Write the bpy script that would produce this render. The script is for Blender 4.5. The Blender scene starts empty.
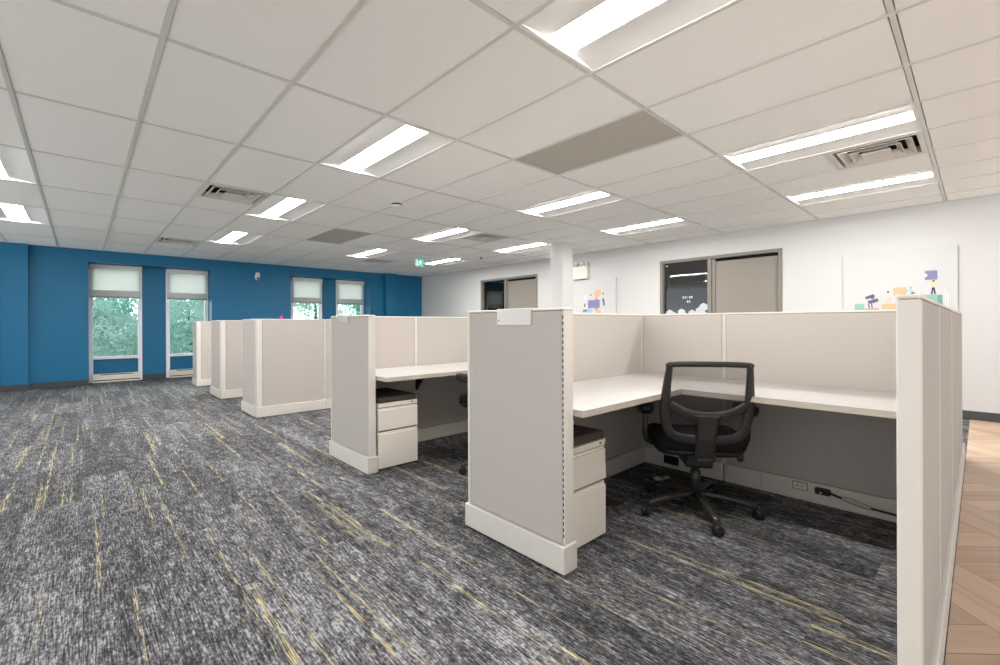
import bpy, bmesh, math, random
from mathutils import Vector, Matrix
random.seed(7)
sc = bpy.context.scene
COL = sc.collection
PI = math.pi

# ------------------------------------------------------------------ helpers
def lin(c):
    return tuple((x/12.92 if x <= .04045 else ((x+.055)/1.055)**2.4) for x in (v/255 for v in c)) + (1,)

def mat(name, rgb, rough=.5, spec=.4, metal=0, noise=None, bump=None, alpha=None, coat=0):
    """noise=(scale, amount) tone variation; bump=(scale, strength)"""
    m = bpy.data.materials.new(name); m.use_nodes = True
    nt = m.node_tree; b = nt.nodes['Principled BSDF']
    b.inputs['Base Color'].default_value = lin(rgb)
    b.inputs['Roughness'].default_value = rough
    b.inputs['Specular IOR Level'].default_value = spec
    b.inputs['Metallic'].default_value = metal
    b.inputs['Coat Weight'].default_value = coat
    if noise or bump:
        tc = nt.nodes.new('ShaderNodeTexCoord')
        mp = nt.nodes.new('ShaderNodeMapping'); nt.links.new(tc.outputs['Object'], mp.inputs[0])
    if noise:
        n = nt.nodes.new('ShaderNodeTexNoise'); n.inputs['Scale'].default_value = noise[0]; n.inputs['Detail'].default_value = 4
        if len(noise) > 2: mp.inputs['Scale'].default_value = noise[2]
        nt.links.new(mp.outputs[0], n.inputs['Vector'])
        r = nt.nodes.new('ShaderNodeValToRGB')
        a = noise[1]; c = lin(rgb)
        r.color_ramp.elements[0].position = .3; r.color_ramp.elements[1].position = .7
        r.color_ramp.elements[0].color = tuple(max(0, x*(1-a)) for x in c[:3])+(1,)
        r.color_ramp.elements[1].color = tuple(min(1, x*(1+a)) for x in c[:3])+(1,)
        nt.links.new(n.outputs['Fac'], r.inputs[0]); nt.links.new(r.outputs[0], b.inputs['Base Color'])
    if bump:
        n2 = nt.nodes.new('ShaderNodeTexNoise'); n2.inputs['Scale'].default_value = bump[0]; n2.inputs['Detail'].default_value = 3
        nt.links.new(mp.outputs[0], n2.inputs['Vector'])
        bp = nt.nodes.new('ShaderNodeBump'); bp.inputs['Strength'].default_value = bump[1]; bp.inputs['Distance'].default_value = .002
        nt.links.new(n2.outputs['Fac'], bp.inputs['Height']); nt.links.new(bp.outputs[0], b.inputs['Normal'])
    return m

class MB:
    """collects shapes into one mesh object"""
    def __init__(s): s.bm = bmesh.new(); s.mi = 0
    def _mark(s, smooth=False):
        for f in s.bm.faces:
            if not f.tag:
                f.tag = True; f.material_index = s.mi; f.smooth = smooth
    def box(s, x0, y0, z0, x1, y1, z1, bev=0, seg=2, smooth=False):
        x0, x1 = min(x0, x1), max(x0, x1); y0, y1 = min(y0, y1), max(y0, y1); z0, z1 = min(z0, z1), max(z0, z1)
        M = Matrix.Translation(((x0+x1)/2, (y0+y1)/2, (z0+z1)/2)) @ Matrix.Diagonal((x1-x0, y1-y0, z1-z0, 1))
        r = bmesh.ops.create_cube(s.bm, size=1, matrix=M)
        if bev:
            bev = min(bev, (x1-x0)*.49, (y1-y0)*.49, (z1-z0)*.49)
            es = list({e for v in r['verts'] for e in v.link_edges})
            bmesh.ops.bevel(s.bm, geom=es, offset=bev, segments=seg, affect='EDGES', profile=.5)
        s._mark(smooth); return s
    def quad(s, *pts):
        s.bm.faces.new([s.bm.verts.new(p) for p in pts]); s._mark(); return s
    def prism(s, poly, vec):
        """closed prism from a 3D polygon swept along vec"""
        v = Vector(vec)
        a = [s.bm.verts.new(p) for p in poly]; b = [s.bm.verts.new(Vector(p)+v) for p in poly]
        n = len(poly)
        fs = [s.bm.faces.new(a), s.bm.faces.new(b[::-1])]
        for i in range(n): fs.append(s.bm.faces.new((a[i], b[i], b[(i+1) % n], a[(i+1) % n])))
        s._mark(); return s
    def rings(s, rings, cap=True, closed=False, smooth=True):
        R = [[s.bm.verts.new(p) for p in r] for r in rings]
        n = len(R[0]); m = len(R)
        for i in range(m if closed else m-1):
            A, B = R[i], R[(i+1) % m]
            for k in range(n):
                s.bm.faces.new((A[k], A[(k+1) % n], B[(k+1) % n], B[k]))
        if cap and not closed:
            s.bm.faces.new(R[0][::-1]); s.bm.faces.new(R[-1])
        s._mark(smooth); return s
    def tube(s, pts, r, n=10, smooth=True):
        pts = [Vector(p) for p in pts]
        rr = r if isinstance(r, (list, tuple)) else [r]*len(pts)
        rings = []; up = None
        for i, p in enumerate(pts):
            t = (pts[min(i+1, len(pts)-1)]-pts[max(i-1, 0)]).normalized()
            if up is None:
                up = t.orthogonal().normalized()
            else:
                up = (up - t*up.dot(t)).normalized()
            w = t.cross(up)
            rings.append([p+up*math.cos(2*PI*k/n)*rr[i]+w*math.sin(2*PI*k/n)*rr[i] for k in range(n)])
        return s.rings(rings, smooth=smooth)
    def cyl(s, c, axis, r, l, n=20, r2=None, smooth=False):
        c = Vector(c); ax = {'x': Vector((1,0,0)), 'y': Vector((0,1,0)), 'z': Vector((0,0,1))}[axis]
        return s.tube([c, c+ax*l], [r, r if r2 is None else r2], n, smooth)
    def lathe(s, c, prof, n=24):
        c = Vector(c)
        return s.rings([[c+Vector((r*math.cos(2*PI*k/n), r*math.sin(2*PI*k/n), z)) for k in range(n)] for r, z in prof])
    def build(s, name, mats, parent=None, loc=(0,0,0), autosmooth=False):
        bmesh.ops.recalc_face_normals(s.bm, faces=s.bm.faces)
        base = Vector(loc)
        if parent is not None:
            p = parent
            base = Vector((0,0,0))
            while p: base += p.location; p = p.parent
            base += Vector(loc)
        bmesh.ops.translate(s.bm, verts=s.bm.verts, vec=-base)
        me = bpy.data.meshes.new(name); s.bm.to_mesh(me); s.bm.free()
        for m in (mats if isinstance(mats, (list, tuple)) else [mats]): me.materials.append(m)
        o = bpy.data.objects.new(name, me); COL.objects.link(o)
        if parent is not None: o.parent = parent; o.location = loc
        else: o.location = loc
        return o

def thing(name, label, cat, loc=(0,0,0), group=None):
    o = bpy.data.objects.new(name, None); COL.objects.link(o); o.location = loc
    o.empty_display_size = .1
    o['label'] = label; o['category'] = cat
    if group: o['group'] = group
    return o
def tag(o, label, cat, group=None):
    o['label'] = label; o['category'] = cat
    if group: o['group'] = group
    return o
def struct(o): o['kind'] = 'structure'; return o

# ------------------------------------------------------------------ dimensions
CAMH, HC = 1.108, 2.5173
XG, YG, DX, DY = .2978, 2.7071, .6096, 1.2192
YB, YR, XW = 11.2, 11.6, 7.463
PT = 1.18                      # panel height

# ------------------------------------------------------------------ materials
M_tile = mat('ceiling tile', (247, 244, 239), .95, .1, noise=(260, .03), bump=(180, .25))
M_tbar = mat('ceiling t-bar', (214, 211, 203), .38, .5)
M_plen = mat('plenum', (60, 56, 50), .9, .1)
M_white = mat('white wall paint', (208, 207, 205), .75, .25, bump=(220, .06))
M_blue = mat('blue wall paint', (22, 107, 147), .5, .4, bump=(220, .06))
M_basebd = mat('dark rubber baseboard', (74, 76, 76), .55, .3)
M_fab = mat('panel fabric', (192, 185, 178), .95, .1, noise=(420, .07, (1, 1, .25)), bump=(900, .25))
M_trim = mat('panel trim enamel', (222, 216, 207), .42, .4)
M_desk = mat('desk laminate', (182, 179, 176), .35, .4, noise=(30, .015))
M_deskedge = mat('desk edge band', (196, 186, 172), .45, .4)
M_steel = mat('pedestal enamel', (240, 232, 220), .4, .4)
M_recess = mat('drawer recess', (150, 142, 131), .6, .2)
M_dark = mat('dark parts and shadow gaps', (28, 26, 25), .8, .1)  # for dark parts, and for shade coloured into gaps and slots
M_cush = mat('pedestal cushion', (82, 74, 68), .9, .15, bump=(700, .3))
M_black = mat('black plastic', (30, 30, 31), .42, .45)
M_char = mat('charcoal plastic', (54, 52, 50), .3, .5)
M_chfab = mat('black seat fabric', (26, 26, 27), .9, .2, bump=(600, .4))
M_frame = mat('window frame', (244, 242, 248), .45, .4)
M_heater = mat('heater enamel', (232, 226, 212), .45, .4)
M_grey = mat('return air core', (188, 182, 171), .85, .15, noise=(120, .06))
M_vent = mat('diffuser enamel', (216, 210, 200), .4, .4)
M_gframe = mat('grey steel window frame', (132, 126, 118), .45, .4)
M_shade = mat('grey roller shade', (146, 140, 131), .9, .1, noise=(300, .03))
M_plastic = mat('white plastic', (230, 226, 219), .45, .4)
M_roomw = mat('meeting room paint', (150, 146, 140), .8, .2)
M_frost = mat('frosted vinyl', (196, 204, 206), .8, .2)
M_canvas = mat('canvas white', (203, 203, 202), .85, .2, bump=(500, .1))

def carpet():
    m = bpy.data.materials.new('carpet planks'); m.use_nodes = True
    nt = m.node_tree; N = nt.nodes.new; L = nt.links.new
    b = nt.nodes['Principled BSDF']; b.inputs['Roughness'].default_value = .8; b.inputs['Specular IOR Level'].default_value = .25
    geo = N('ShaderNodeNewGeometry'); sep = N('ShaderNodeSeparateXYZ'); L(geo.outputs['Position'], sep.inputs[0])
    def mth(op, a, b_=None, c=None, clamp=False):
        n = N('ShaderNodeMath'); n.operation = op; n.use_clamp = clamp
        for i, v in enumerate((a, b_, c)):
            if v is None: continue
            if isinstance(v, (int, float)): n.inputs[i].default_value = v
            else: L(v, n.inputs[i])
        return n.outputs[0]
    x, y = sep.outputs[0], sep.outputs[1]
    px = mth('DIVIDE', x, .25); ix = mth('FLOOR', px)
    w1 = N('ShaderNodeTexWhiteNoise'); w1.noise_dimensions = '1D'; L(ix, w1.inputs['W'])
    py = mth('ADD', y, w1.outputs['Value']); iy = mth('FLOOR', py)
    cb = N('ShaderNodeCombineXYZ'); L(ix, cb.inputs[0]); L(iy, cb.inputs[1])
    w2 = N('ShaderNodeTexWhiteNoise'); w2.noise_dimensions = '2D'; L(cb.outputs[0], w2.inputs['Vector'])
    off = N('ShaderNodeVectorMath'); off.operation = 'SCALE'; off.inputs['Scale'].default_value = 40; L(w2.outputs['Color'], off.inputs[0])
    pos = N('ShaderNodeVectorMath'); pos.operation = 'ADD'; L(geo.outputs['Position'], pos.inputs[0]); L(off.outputs[0], pos.inputs[1])
    def noise(sx, sy, detail=3, rough=.6, vec=pos.outputs[0]):
        mp = N('ShaderNodeMapping'); mp.inputs['Scale'].default_value = (sx, sy, 1); L(vec, mp.inputs[0])
        n = N('ShaderNodeTexNoise'); n.noise_dimensions = '2D'; n.inputs['Scale'].default_value = 1
        n.inputs['Detail'].default_value = detail; n.inputs['Roughness'].default_value = rough
        L(mp.outputs[0], n.inputs['Vector']); return n.outputs['Fac']
    blotch = noise(24, 11, 3, .6)
    mott = noise(100, 42, 2, .7)
    rib = noise(190, 10, 1, .6)
    fine = noise(420, 130, 2, .7)
    broad = noise(9, 1.1, 2, .5)
    def stretch(v, lo, hi):
        n = N('ShaderNodeMapRange'); n.inputs['From Min'].default_value = lo; n.inputs['From Max'].default_value = hi; L(v, n.inputs['Value']); return n.outputs[0]
    t = mth('MULTIPLY', stretch(blotch, .3, .7), .20)
    t = mth('ADD', t, mth('MULTIPLY', stretch(mott, .3, .7), .32))
    t = mth('ADD', t, mth('MULTIPLY', stretch(rib, .3, .7), .28))
    t = mth('ADD', t, mth('MULTIPLY', stretch(fine, .3, .7), .10))
    t = mth('ADD', t, mth('MULTIPLY', stretch(broad, .3, .7), .14))
    t = mth('ADD', t, mth('MULTIPLY', mth('SUBTRACT', w2.outputs['Value'], .5), .12))
    rp = N('ShaderNodeValToRGB'); L(t, rp.inputs[0])
    e = rp.color_ramp.elements
    e[0].position = .32; e[0].color = lin((34, 34, 37))
    e[1].position = .80; e[1].color = lin((170, 170, 173))
    k = rp.color_ramp.elements.new(.5); k.color = lin((76, 76, 79))
    k = rp.color_ramp.elements.new(.68); k.color = lin((120, 120, 123))
    # yellow accent yarns, in short bundles along the plank
    ys = noise(24, .34, 1, .5); yf = noise(280, 8, 2, .6)
    yb = mth('MULTIPLY', stretch(ys, .64, .74), stretch(yf, .50, .60), clamp=True)
    n_ = [n for n in nt.nodes if n.bl_idname == 'ShaderNodeMapRange']
    mx = N('ShaderNodeMix'); mx.data_type = 'RGBA'
    L(mth('MULTIPLY', yb, .85, clamp=True), mx.inputs['Factor']); L(rp.outputs[0], mx.inputs['A']); mx.inputs['B'].default_value = lin((218, 202, 146))
    # seams between planks
    L(mx.outputs['Result'], b.inputs['Base Color'])
    bp = N('ShaderNodeBump'); bp.inputs['Strength'].default_value = .5; bp.inputs['Distance'].default_value = .004
    L(mth('ADD', rib, mott), bp.inputs['Height']); L(bp.outputs[0], b.inputs['Normal'])
    return m
M_carpet = carpet()

def wood():
    m = bpy.data.materials.new('wood vinyl plank'); m.use_nodes = True
    nt = m.node_tree; N = nt.nodes.new; L = nt.links.new
    b = nt.nodes['Principled BSDF']; b.inputs['Roughness'].default_value = .42
    uv = N('ShaderNodeUVMap'); uv.uv_map = 'UVMap'
    mp = N('ShaderNodeMapping'); mp.inputs['Scale'].default_value = (1.2, 22, 1); L(uv.outputs[0], mp.inputs[0])
    n = N('ShaderNodeTexNoise'); n.inputs['Scale'].default_value = 1; n.inputs['Detail'].default_value = 6; n.inputs['Roughness'].default_value = .6; L(mp.outputs[0], n.inputs['Vector'])
    mp2 = N('ShaderNodeMapping'); mp2.inputs['Scale'].default_value = (.35, .6, 1); L(uv.outputs[0], mp2.inputs[0])
    n2 = N('ShaderNodeTexNoise'); n2.inputs['Scale'].default_value = 1; n2.inputs['Detail'].default_value = 1; L(mp2.outputs[0], n2.inputs['Vector'])
    a = N('ShaderNodeMath'); a.operation = 'MULTIPLY_ADD'; L(n2.outputs['Fac'], a.inputs[0]); a.inputs[1].default_value = .8; 
    s = N('ShaderNodeMath'); s.operation = 'MULTIPLY'; L(n.outputs['Fac'], s.inputs[0]); s.inputs[1].default_value = .6; L(s.outputs[0], a.inputs[2])
    r = N('ShaderNodeValToRGB'); L(a.outputs[0], r.inputs[0])
    r.color_ramp.elements[0].position = .42; r.color_ramp.elements[0].color = lin((172, 142, 118))
    r.color_ramp.elements[1].position = .92; r.color_ramp.elements[1].color = lin((220, 194, 168))
    L(r.outputs[0], b.inputs['Base Color'])
    return m
M_wood = wood()

def emit(name, rgb, s):
    m = bpy.data.materials.new(name); m.use_nodes = True; nt = m.node_tree
    nt.nodes.remove(nt.nodes['Principled BSDF'])
    e = nt.nodes.new('ShaderNodeEmission'); e.inputs[0].default_value = lin(rgb); e.inputs[1].default_value = s
    nt.links.new(e.outputs[0], nt.nodes['Material Output'].inputs[0]); return m
M_lens = emit('lamp lens', (255, 252, 249), 33.0)
M_exit = emit('exit sign green', (70, 172, 146), .7)
M_exitw = emit('exit sign white', (235, 255, 245), .9)

def glass(name, tint, refl):
    m = bpy.data.materials.new(name); m.use_nodes = True; nt = m.node_tree
    nt.nodes.remove(nt.nodes['Principled BSDF'])
    t = nt.nodes.new('ShaderNodeBsdfTransparent'); t.inputs[0].default_value = lin(tint)
    g = nt.nodes.new('ShaderNodeBsdfGlossy'); g.inputs['Roughness'].default_value = .02
    f = nt.nodes.new('ShaderNodeFresnel'); f.inputs['IOR'].default_value = 1.5
    mm = nt.nodes.new('ShaderNodeMath'); mm.operation = 'MULTIPLY'; mm.use_clamp = True; mm.inputs[1].default_value = refl
    nt.links.new(f.outputs[0], mm.inputs[0])
    x = nt.nodes.new('ShaderNodeMixShader'); nt.links.new(mm.outputs[0], x.inputs[0])
    nt.links.new(t.outputs[0], x.inputs[1]); nt.links.new(g.outputs[0], x.inputs[2])
    nt.links.new(x.outputs[0], nt.nodes['Material Output'].inputs[0]); return m
M_glass = glass('tinted window glass', (236, 245, 242), 1.0)
M_iglass = glass('interior glass', (205, 210, 210), 2.8)

def mesh_cloth():
    m = bpy.data.materials.new('chair mesh'); m.use_nodes = True; nt = m.node_tree
    b = nt.nodes['Principled BSDF']; b.inputs['Base Color'].default_value = lin((52, 50, 54)); b.inputs['Roughness'].default_value = .7
    t = nt.nodes.new('ShaderNodeBsdfTransparent'); x = nt.nodes.new('ShaderNodeMixShader'); x.inputs[0].default_value = .42
    nt.links.new(t.outputs[0], x.inputs[1]); nt.links.new(b.outputs[0], x.inputs[2])
    nt.links.new(x.outputs[0], nt.nodes['Material Output'].inputs[0]); return m
M_mesh = mesh_cloth()
def blind_mat():
    m = bpy.data.materials.new('blind cloth'); m.use_nodes = True; nt = m.node_tree
    nt.nodes.remove(nt.nodes['Principled BSDF'])
    d = nt.nodes.new('ShaderNodeBsdfDiffuse'); d.inputs[0].default_value = lin((220, 220, 217))
    t = nt.nodes.new('ShaderNodeBsdfTranslucent'); t.inputs[0].default_value = lin((236, 232, 231))
    x = nt.nodes.new('ShaderNodeMixShader'); x.inputs[0].default_value = .7
    nt.links.new(d.outputs[0], x.inputs[1]); nt.links.new(t.outputs[0], x.inputs[2])
    nt.links.new(x.outputs[0], nt.nodes['Material Output'].inputs[0]); return m
M_blind = blind_mat()
M_blindhem = mat('blind hem', (196, 198, 194), .7, .2)
M_holder = mat('name plate acrylic', (200, 194, 187), .25, .5)

# ------------------------------------------------------------------ setting: floor
FX0, FY0 = -3.4, -2.4
YSEAM = .080
m = MB(); m.box(FX0, YSEAM, -.05, XW+.15, YB+.5, 0); struct(m.build('floor_carpet', M_carpet))
def wood_floor():
    bm = bmesh.new(); uvl = bm.loops.layers.uv.new('UVMap')
    W, Ln = .15, .75
    s = math.sqrt(.5)
    def plank(ox, oy, horiz):
        w, l = (Ln, W) if horiz else (W, Ln)
        g = .0015
        c = [(ox+g, oy+g), (ox+w-g, oy+g), (ox+w-g, oy+l-g), (ox+g, oy+l-g)]
        P = [((a-b)*s+3.5, (a+b)*s-1.5) for a, b in c]
        if max(p[0] for p in P) < FX0 or min(p[0] for p in P) > XW or max(p[1] for p in P) < FY0 or min(p[1] for p in P) > YSEAM: return
        f = bm.faces.new([bm.verts.new((p[0], p[1], 0)) for p in P])
        ru, rv = random.random()*60, random.random()*60
        uvs = [(0, 0), (Ln, 0), (Ln, W), (0, W)] if horiz else [(0, W), (0, 0), (Ln, 0), (Ln, W)]
        for lp, (u, v) in zip(f.loops, uvs): lp[uvl].uv = (u+ru, v+rv)
    # herringbone: unit cell repeated on a staircase lattice
    n = 5
    for i in range(-90, 90):
        for j in range(-24, 24):
            bx, by = i*W + j*n*W*1.0, i*W - j*n*W*1.0
            plank(bx, by, True)
            plank(bx + Ln, by - Ln + W, False)
    for co, no in (((FX0,0,0),(-1,0,0)), ((XW+.1,0,0),(1,0,0)), ((0,FY0,0),(0,-1,0)), ((0,YSEAM,0),(0,1,0))):
        bmesh.ops.bisect_plane(bm, geom=bm.verts[:]+bm.edges[:]+bm.faces[:], plane_co=co, plane_no=no, clear_outer=True)
    for f in bm.faces:
        if f.normal.z < 0: f.normal_flip()
    me = bpy.data.meshes.new('floor_wood'); bm.to_mesh(me); bm.free(); me.materials.append(M_wood); me.materials.append(M_dark)
    o = bpy.data.objects.new('floor_wood', me); COL.objects.link(o); return struct(o)
fw = wood_floor()
m = MB(); m.box(FX0, FY0, -.05, XW+.15, YSEAM-.0005, -.0012); 
o = m.build('subfloor', mat('plank joint', (158, 130, 108), .6), fw)

# ------------------------------------------------------------------ setting: walls
# back wall: main plane YB, two deep window niches with back plane YR
NZ = 2.30
niches = [(.093, 2.076), (3.715, 5.80)]
wins = [[(.098, .915), (1.312, 2.076)], [(3.842, 4.63), (5.005, 5.80)]]
m = MB()
xs = [FX0] + [v for n in niches for v in n] + [XW+.15]
for i in range(0, len(xs), 2): m.box(xs[i], YB, 0, xs[i+1], YR+.25, HC+.2)
for (a, b), ww in zip(niches, wins):
    m.box(a, YB, NZ, b, YR+.25, HC+.2)
    edges = [a] + [v for w in ww for v in w] + [b]
    for i in range(0, len(edges), 2):
        if edges[i+1]-edges[i] > .006: m.box(edges[i], YR, 0, edges[i+1], YR+.25, NZ)
    for w in ww: m.box(w[0], YR+.03, 0, w[1], YR+.25, .46)     # blue panel under the glass
wall_back = struct(m.build('wall_back', M_blue))
for k, (a, b, dep) in enumerate([(-1.0, -.68, .10), (6.2, 6.55, .16)]):
    m = MB(); m.box(a, YB-dep, 0, b, YB, HC+.01, .004, 1); struct(m.build('pilaster', M_blue))
m = MB()
def bb(x0, x1, y0): m.box(x0, y0-.012, 0, x1, y0, .10, .004, 1)
bb(FX0, -1.0, YB); bb(-1.012, -.668, YB-.10); bb(-.68, niches[0][0], YB); bb(niches[0][1], niches[1][0], YB); bb(niches[1][1], 6.2, YB); bb(6.188, 6.562, YB-.16); bb(6.55, XW, YB)
for ww in wins: bb(ww[0][1], ww[1][0], YR)
for (a, b) in niches: m.box(b-.012, YB, 0, b, YR, .10)
struct(m.build('baseboard_back', M_basebd))

# windows: white frame, tinted pane
wn = 0
for gi, ww in enumerate(wins):
    for wi, (a, b) in enumerate(ww):
        wn += 1
        wr = MB(); t = .066
        y0, y1 = YR-.02, YR+.07
        wr.box(a, y0, 0, a+t, y1, NZ, .004, 1); wr.box(b-t, y0, 0, b, y1, NZ, .004, 1)
        wr.box(a+t, y0, NZ-.07, b-t, y1, NZ, .004, 1)
        wr.box(a+t, y0, .445, b-t, y1, .50, .004, 1)
        wf = struct(wr.build('window_%d' % wn, M_frame))
        g = MB(); g.box(a+t, YR+.03, .50, b-t, YR+.04, NZ-.07); g.build('window_glass', M_glass, wf)
        side = ['leftmost tall window', 'second tall window from the left', 'third window, above the far cubicles', 'rightmost window of the blue wall'][wn-1]
        # roller blind
        bl = thing('roller_blind', 'pale roller blind pulled down over the top of the ' + side, 'window blind', ((a+b)/2, YR-.04, 1.6), 'roller blinds on the blue wall')
        c = MB(); c.box(a+.008, YR-.10, NZ-.085, b-.012, YR-.022, NZ-.004, .01, 2); c.build('cassette', M_plastic, bl)
        c = MB(); c.box(a+.02, YR-.052, 1.80, b-.03, YR-.049, NZ-.08); c.build('blind_cloth', M_blind, bl)
        c = MB(); c.box(a+.018, YR-.058, 1.685, b-.028, YR-.046, 1.80, .004, 1); c.build('hem_band', M_blindhem, bl)
        c = MB(); c.box(a+.016, YR-.064, 1.655, b-.026, YR-.040, 1.684, .006, 2); c.build('bottom_bar', mat('blind bar', (150, 150, 146), .5) if wn == 1 else bpy.data.materials['blind bar'], bl)
        if gi == 0:
            hl = ['under the leftmost tall window', 'under the second tall window, beside the farthest cubicle'][wi]
            ht = thing('baseboard_heater', 'cream electric baseboard heater ' + hl, 'heater', ((a+b)/2, YR-.09, 0), 'baseboard heaters')
            c = MB(); c.box(a+.05, YR-.085, .045, b-.03, YR-.021, .165, .006, 2)
            c.build('casing', M_heater, ht)
            c = MB(); c.box(a+.05, YR-.092, .0, b-.03, YR-.022, .028, .004, 1); c.build('toe_plate', M_heater, ht)
            c = MB(); c.box(a+.17, YR-.0875, .143, b-.14, YR-.0845, .156); c.build('air_slot', M_dark, ht)
            c = MB(); c.box(a+.055, YR-.075, .028, b-.035, YR-.025, .045); c.build('air_gap', M_dark, ht)
            c = MB(); c.cyl((b-.075, YR-.0845, .14), 'y', .011, -.012, 14); c.build('thermostat_knob', M_plastic, ht)

# right white wall with two interior windows
iw = [(1.923, 3.771, 1.05, 2.19), (6.62, 8.524, 1.05, 2.215)]
m = MB()
ys = [FY0, iw[0][0], iw[0][1], iw[1][0], iw[1][1], YB+.01]
for i in range(0, 6, 2): m.box(XW, ys[i], 0, XW+.14, ys[i+1], HC+.2)
for a, b, z0, z1 in iw:
    m.box(XW, a, 0, XW+.14, b, z0); m.box(XW, a, z1, XW+.14, b, HC+.2)
struct(m.build('wall_right', M_white))
m = MB(); m.box(XW-.012, FY0, 0, XW, YB, .10, .004, 1); struct(m.build('baseboard_right', M_basebd))
# rooms behind the interior windows
m = MB()
RX0, RX1 = XW+.14, XW+2.9
for a, b in ((1.0, 5.0), (5.4, 9.4)):
    m.box(RX0, a, 0, RX1, b, -.03); m.box(RX0, a, HC, RX1, b, HC+.05)
    m.box(RX1, a, 0, RX1+.05, b, HC); m.box(RX0, a-.05, 0, RX1, a, HC); m.box(RX0, b, 0, RX1, b+.05, HC)
struct(m.build('wall_meeting_rooms', M_roomw))
for k, (a, b, z0, z1) in enumerate(iw):
    mu = (2.945, 7.66)[k]
    f = MB(); t = .05; X0, X1 = XW-.018, XW+.155
    f.box(X0, a, z0, X1, a+t, z1, .004, 1); f.box(X0, b-t, z0, X1, b, z1, .004, 1)
    f.box(X0, a+t, z1-t, X1, b-t, z1, .004, 1); f.box(X0, a+t, z0, X1, b-t, z0+t, .004, 1)
    f.box(XW+.002, mu-.03, z0+t, X1, mu+.03, z1-t, .004, 1)
    f.box(XW+.03, mu-.085, z0+t, XW+.06, mu-.03, z1-t)
    wf = struct(f.build('window_%d' % (5+k), M_gframe))
    g = MB(); g.box(XW+.055, a+t, z0+t, XW+.061, mu-.03, z1-t); g.box(XW+.055, mu+.03, z0+t, XW+.061, b-t, z1-t)
    g.build('window_glass', M_iglass, wf)
    s = MB(); s.box(XW+.035, a+t+.006, z0+t+.02, XW+.038, mu-.092, z1-t-.045)
    s.build('shade_cloth', M_shade, wf)
    s = MB(); s.cyl((XW+.036, a+t+.004, z1-t-.024), 'y', .018, mu-.085-a-t-.01, 12, smooth=True); s.build('roller_tube', M_dark, wf)
    if k == 0:
        # frosted hexagon film and two small lines of lettering on the left pane
        h = MB()
        R = .085
        cells = []
        yl = b-t
        for (cx, cz) in [(.02, 1.22), (.085, 1.275), (.155, 1.235), (.215, 1.16), (.29, 1.285), (.345, 1.225), (.40, 1.16), (.47, 1.265), (.535, 1.24), (.595, 1.31), (.655, 1.37), (.64, 1.25), (.10, 1.17), (.47, 1.15), (.33, 1.13), (.62, 1.16), (.02, 1.13)]:
            cells.append((yl-.01-cx, cz))
        for n_, (cy, cz) in enumerate(cells):
            r = .072
            pts = [(XW+.0545-.0001*n_, min(max(cy+r*math.cos(PI/6+PI/3*q), mu+.032), yl-.002), max(cz+r*math.sin(PI/6+PI/3*q), z0+t+.002)) for q in range(6)]
            h.prism(pts, (-.0004, 0, 0))
        h.build('frosted_hexagon_film', M_frost, wf)
        h = MB()
        for q, w in enumerate((.020, .022, .008, .022, .020)):
            yy = 3.40-q*.036
            h.box(XW+.0535, yy, 1.525, XW+.0545, yy-w, 1.562)
        for q, w in enumerate((.020, .022)):
            yy = 3.33-q*.034
            h.box(XW+.0535, yy, 1.455, XW+.0545, yy-w, 1.490)
        h.build('vinyl_lettering', M_frost, wf)
# column
m = MB(); m.box(6.06, 4.81, 0, 6.35, 5.07, HC+.01, .008, 2); struct(m.build('column', M_white))
m = MB(); m.box(6.048, 4.798, 0, 6.362, 5.082, .10, .004, 1); struct(m.build('baseboard_column', M_basebd))

# ------------------------------------------------------------------ ceiling
lights = [(-2, 2), (-2, 4), (2, -2), (2, 0), (2, 2), (2, 4), (6, -2), (6, 0), (6, 2), (6, 4), (9, -2), (9, 0), (9, 2), (9, 4)]
greys = [(4, -1), (4, 3)]
vents = [(1, 2), (1, 5), (7, 2), (7, 5), (7, -2)]
m = MB(); g_ = MB()
I0, I1, J0, J1 = -8, 12, -5, 7
XC0, XC1, YC0 = FX0, XW, FY0
for i in range(I0, I1+1):
    X = XG+DX*i
    if XC0 < X < XC1: g_.box(X-.012, YC0, HC, X+.012, YB, HC+.03)
for j in range(J0, J1):
    Y = YG+DY*j
    if Y < YC0: continue
    # cross tees run between the main tees
    for i in range(I0, I1+1):
        a, b = max(XG+DX*i+.012, XC0), min(XG+DX*(i+1)-.012, XC1)
        if b-a > .02: g_.box(a, Y-.012, HC+.0008, b, Y+.012, HC+.03)
for i in range(I0, I1+1):
    for j in range(J0, J1):
        x0, x1 = max(XG+DX*i, XC0), min(XG+DX*(i+1), XC1)
        y0, y1 = max(YG+DY*j, YC0), min(YG+DY*(j+1), YB)
        if x1-x0 < .04 or y1-y0 < .04: continue
        if (i, j) in lights or (i, j) in greys: continue
        e = .0132
        if (i, j) in vents:
            ym = (y0+y1)/2
            g_.box(x0+.012, ym-.012, HC+.0008, x1-.012, ym+.012, HC+.03)
            m.box(x0+e, ym+e, HC+.0045, x1-e, y1-e, HC+.02)
            continue
        m.box(x0+e, y0+.0165, HC+.0045, x1-e, y1-.0165, HC+.02)
ceil = struct(m.build('ceiling', M_tile))
g_.build('ceiling_grid', M_tbar, ceil)
m = MB(); m.box(XC0, YC0, HC+.12, XW+.1, YB+.1, HC+.16); m.build('plenum_deck', M_plen, ceil)

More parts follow.
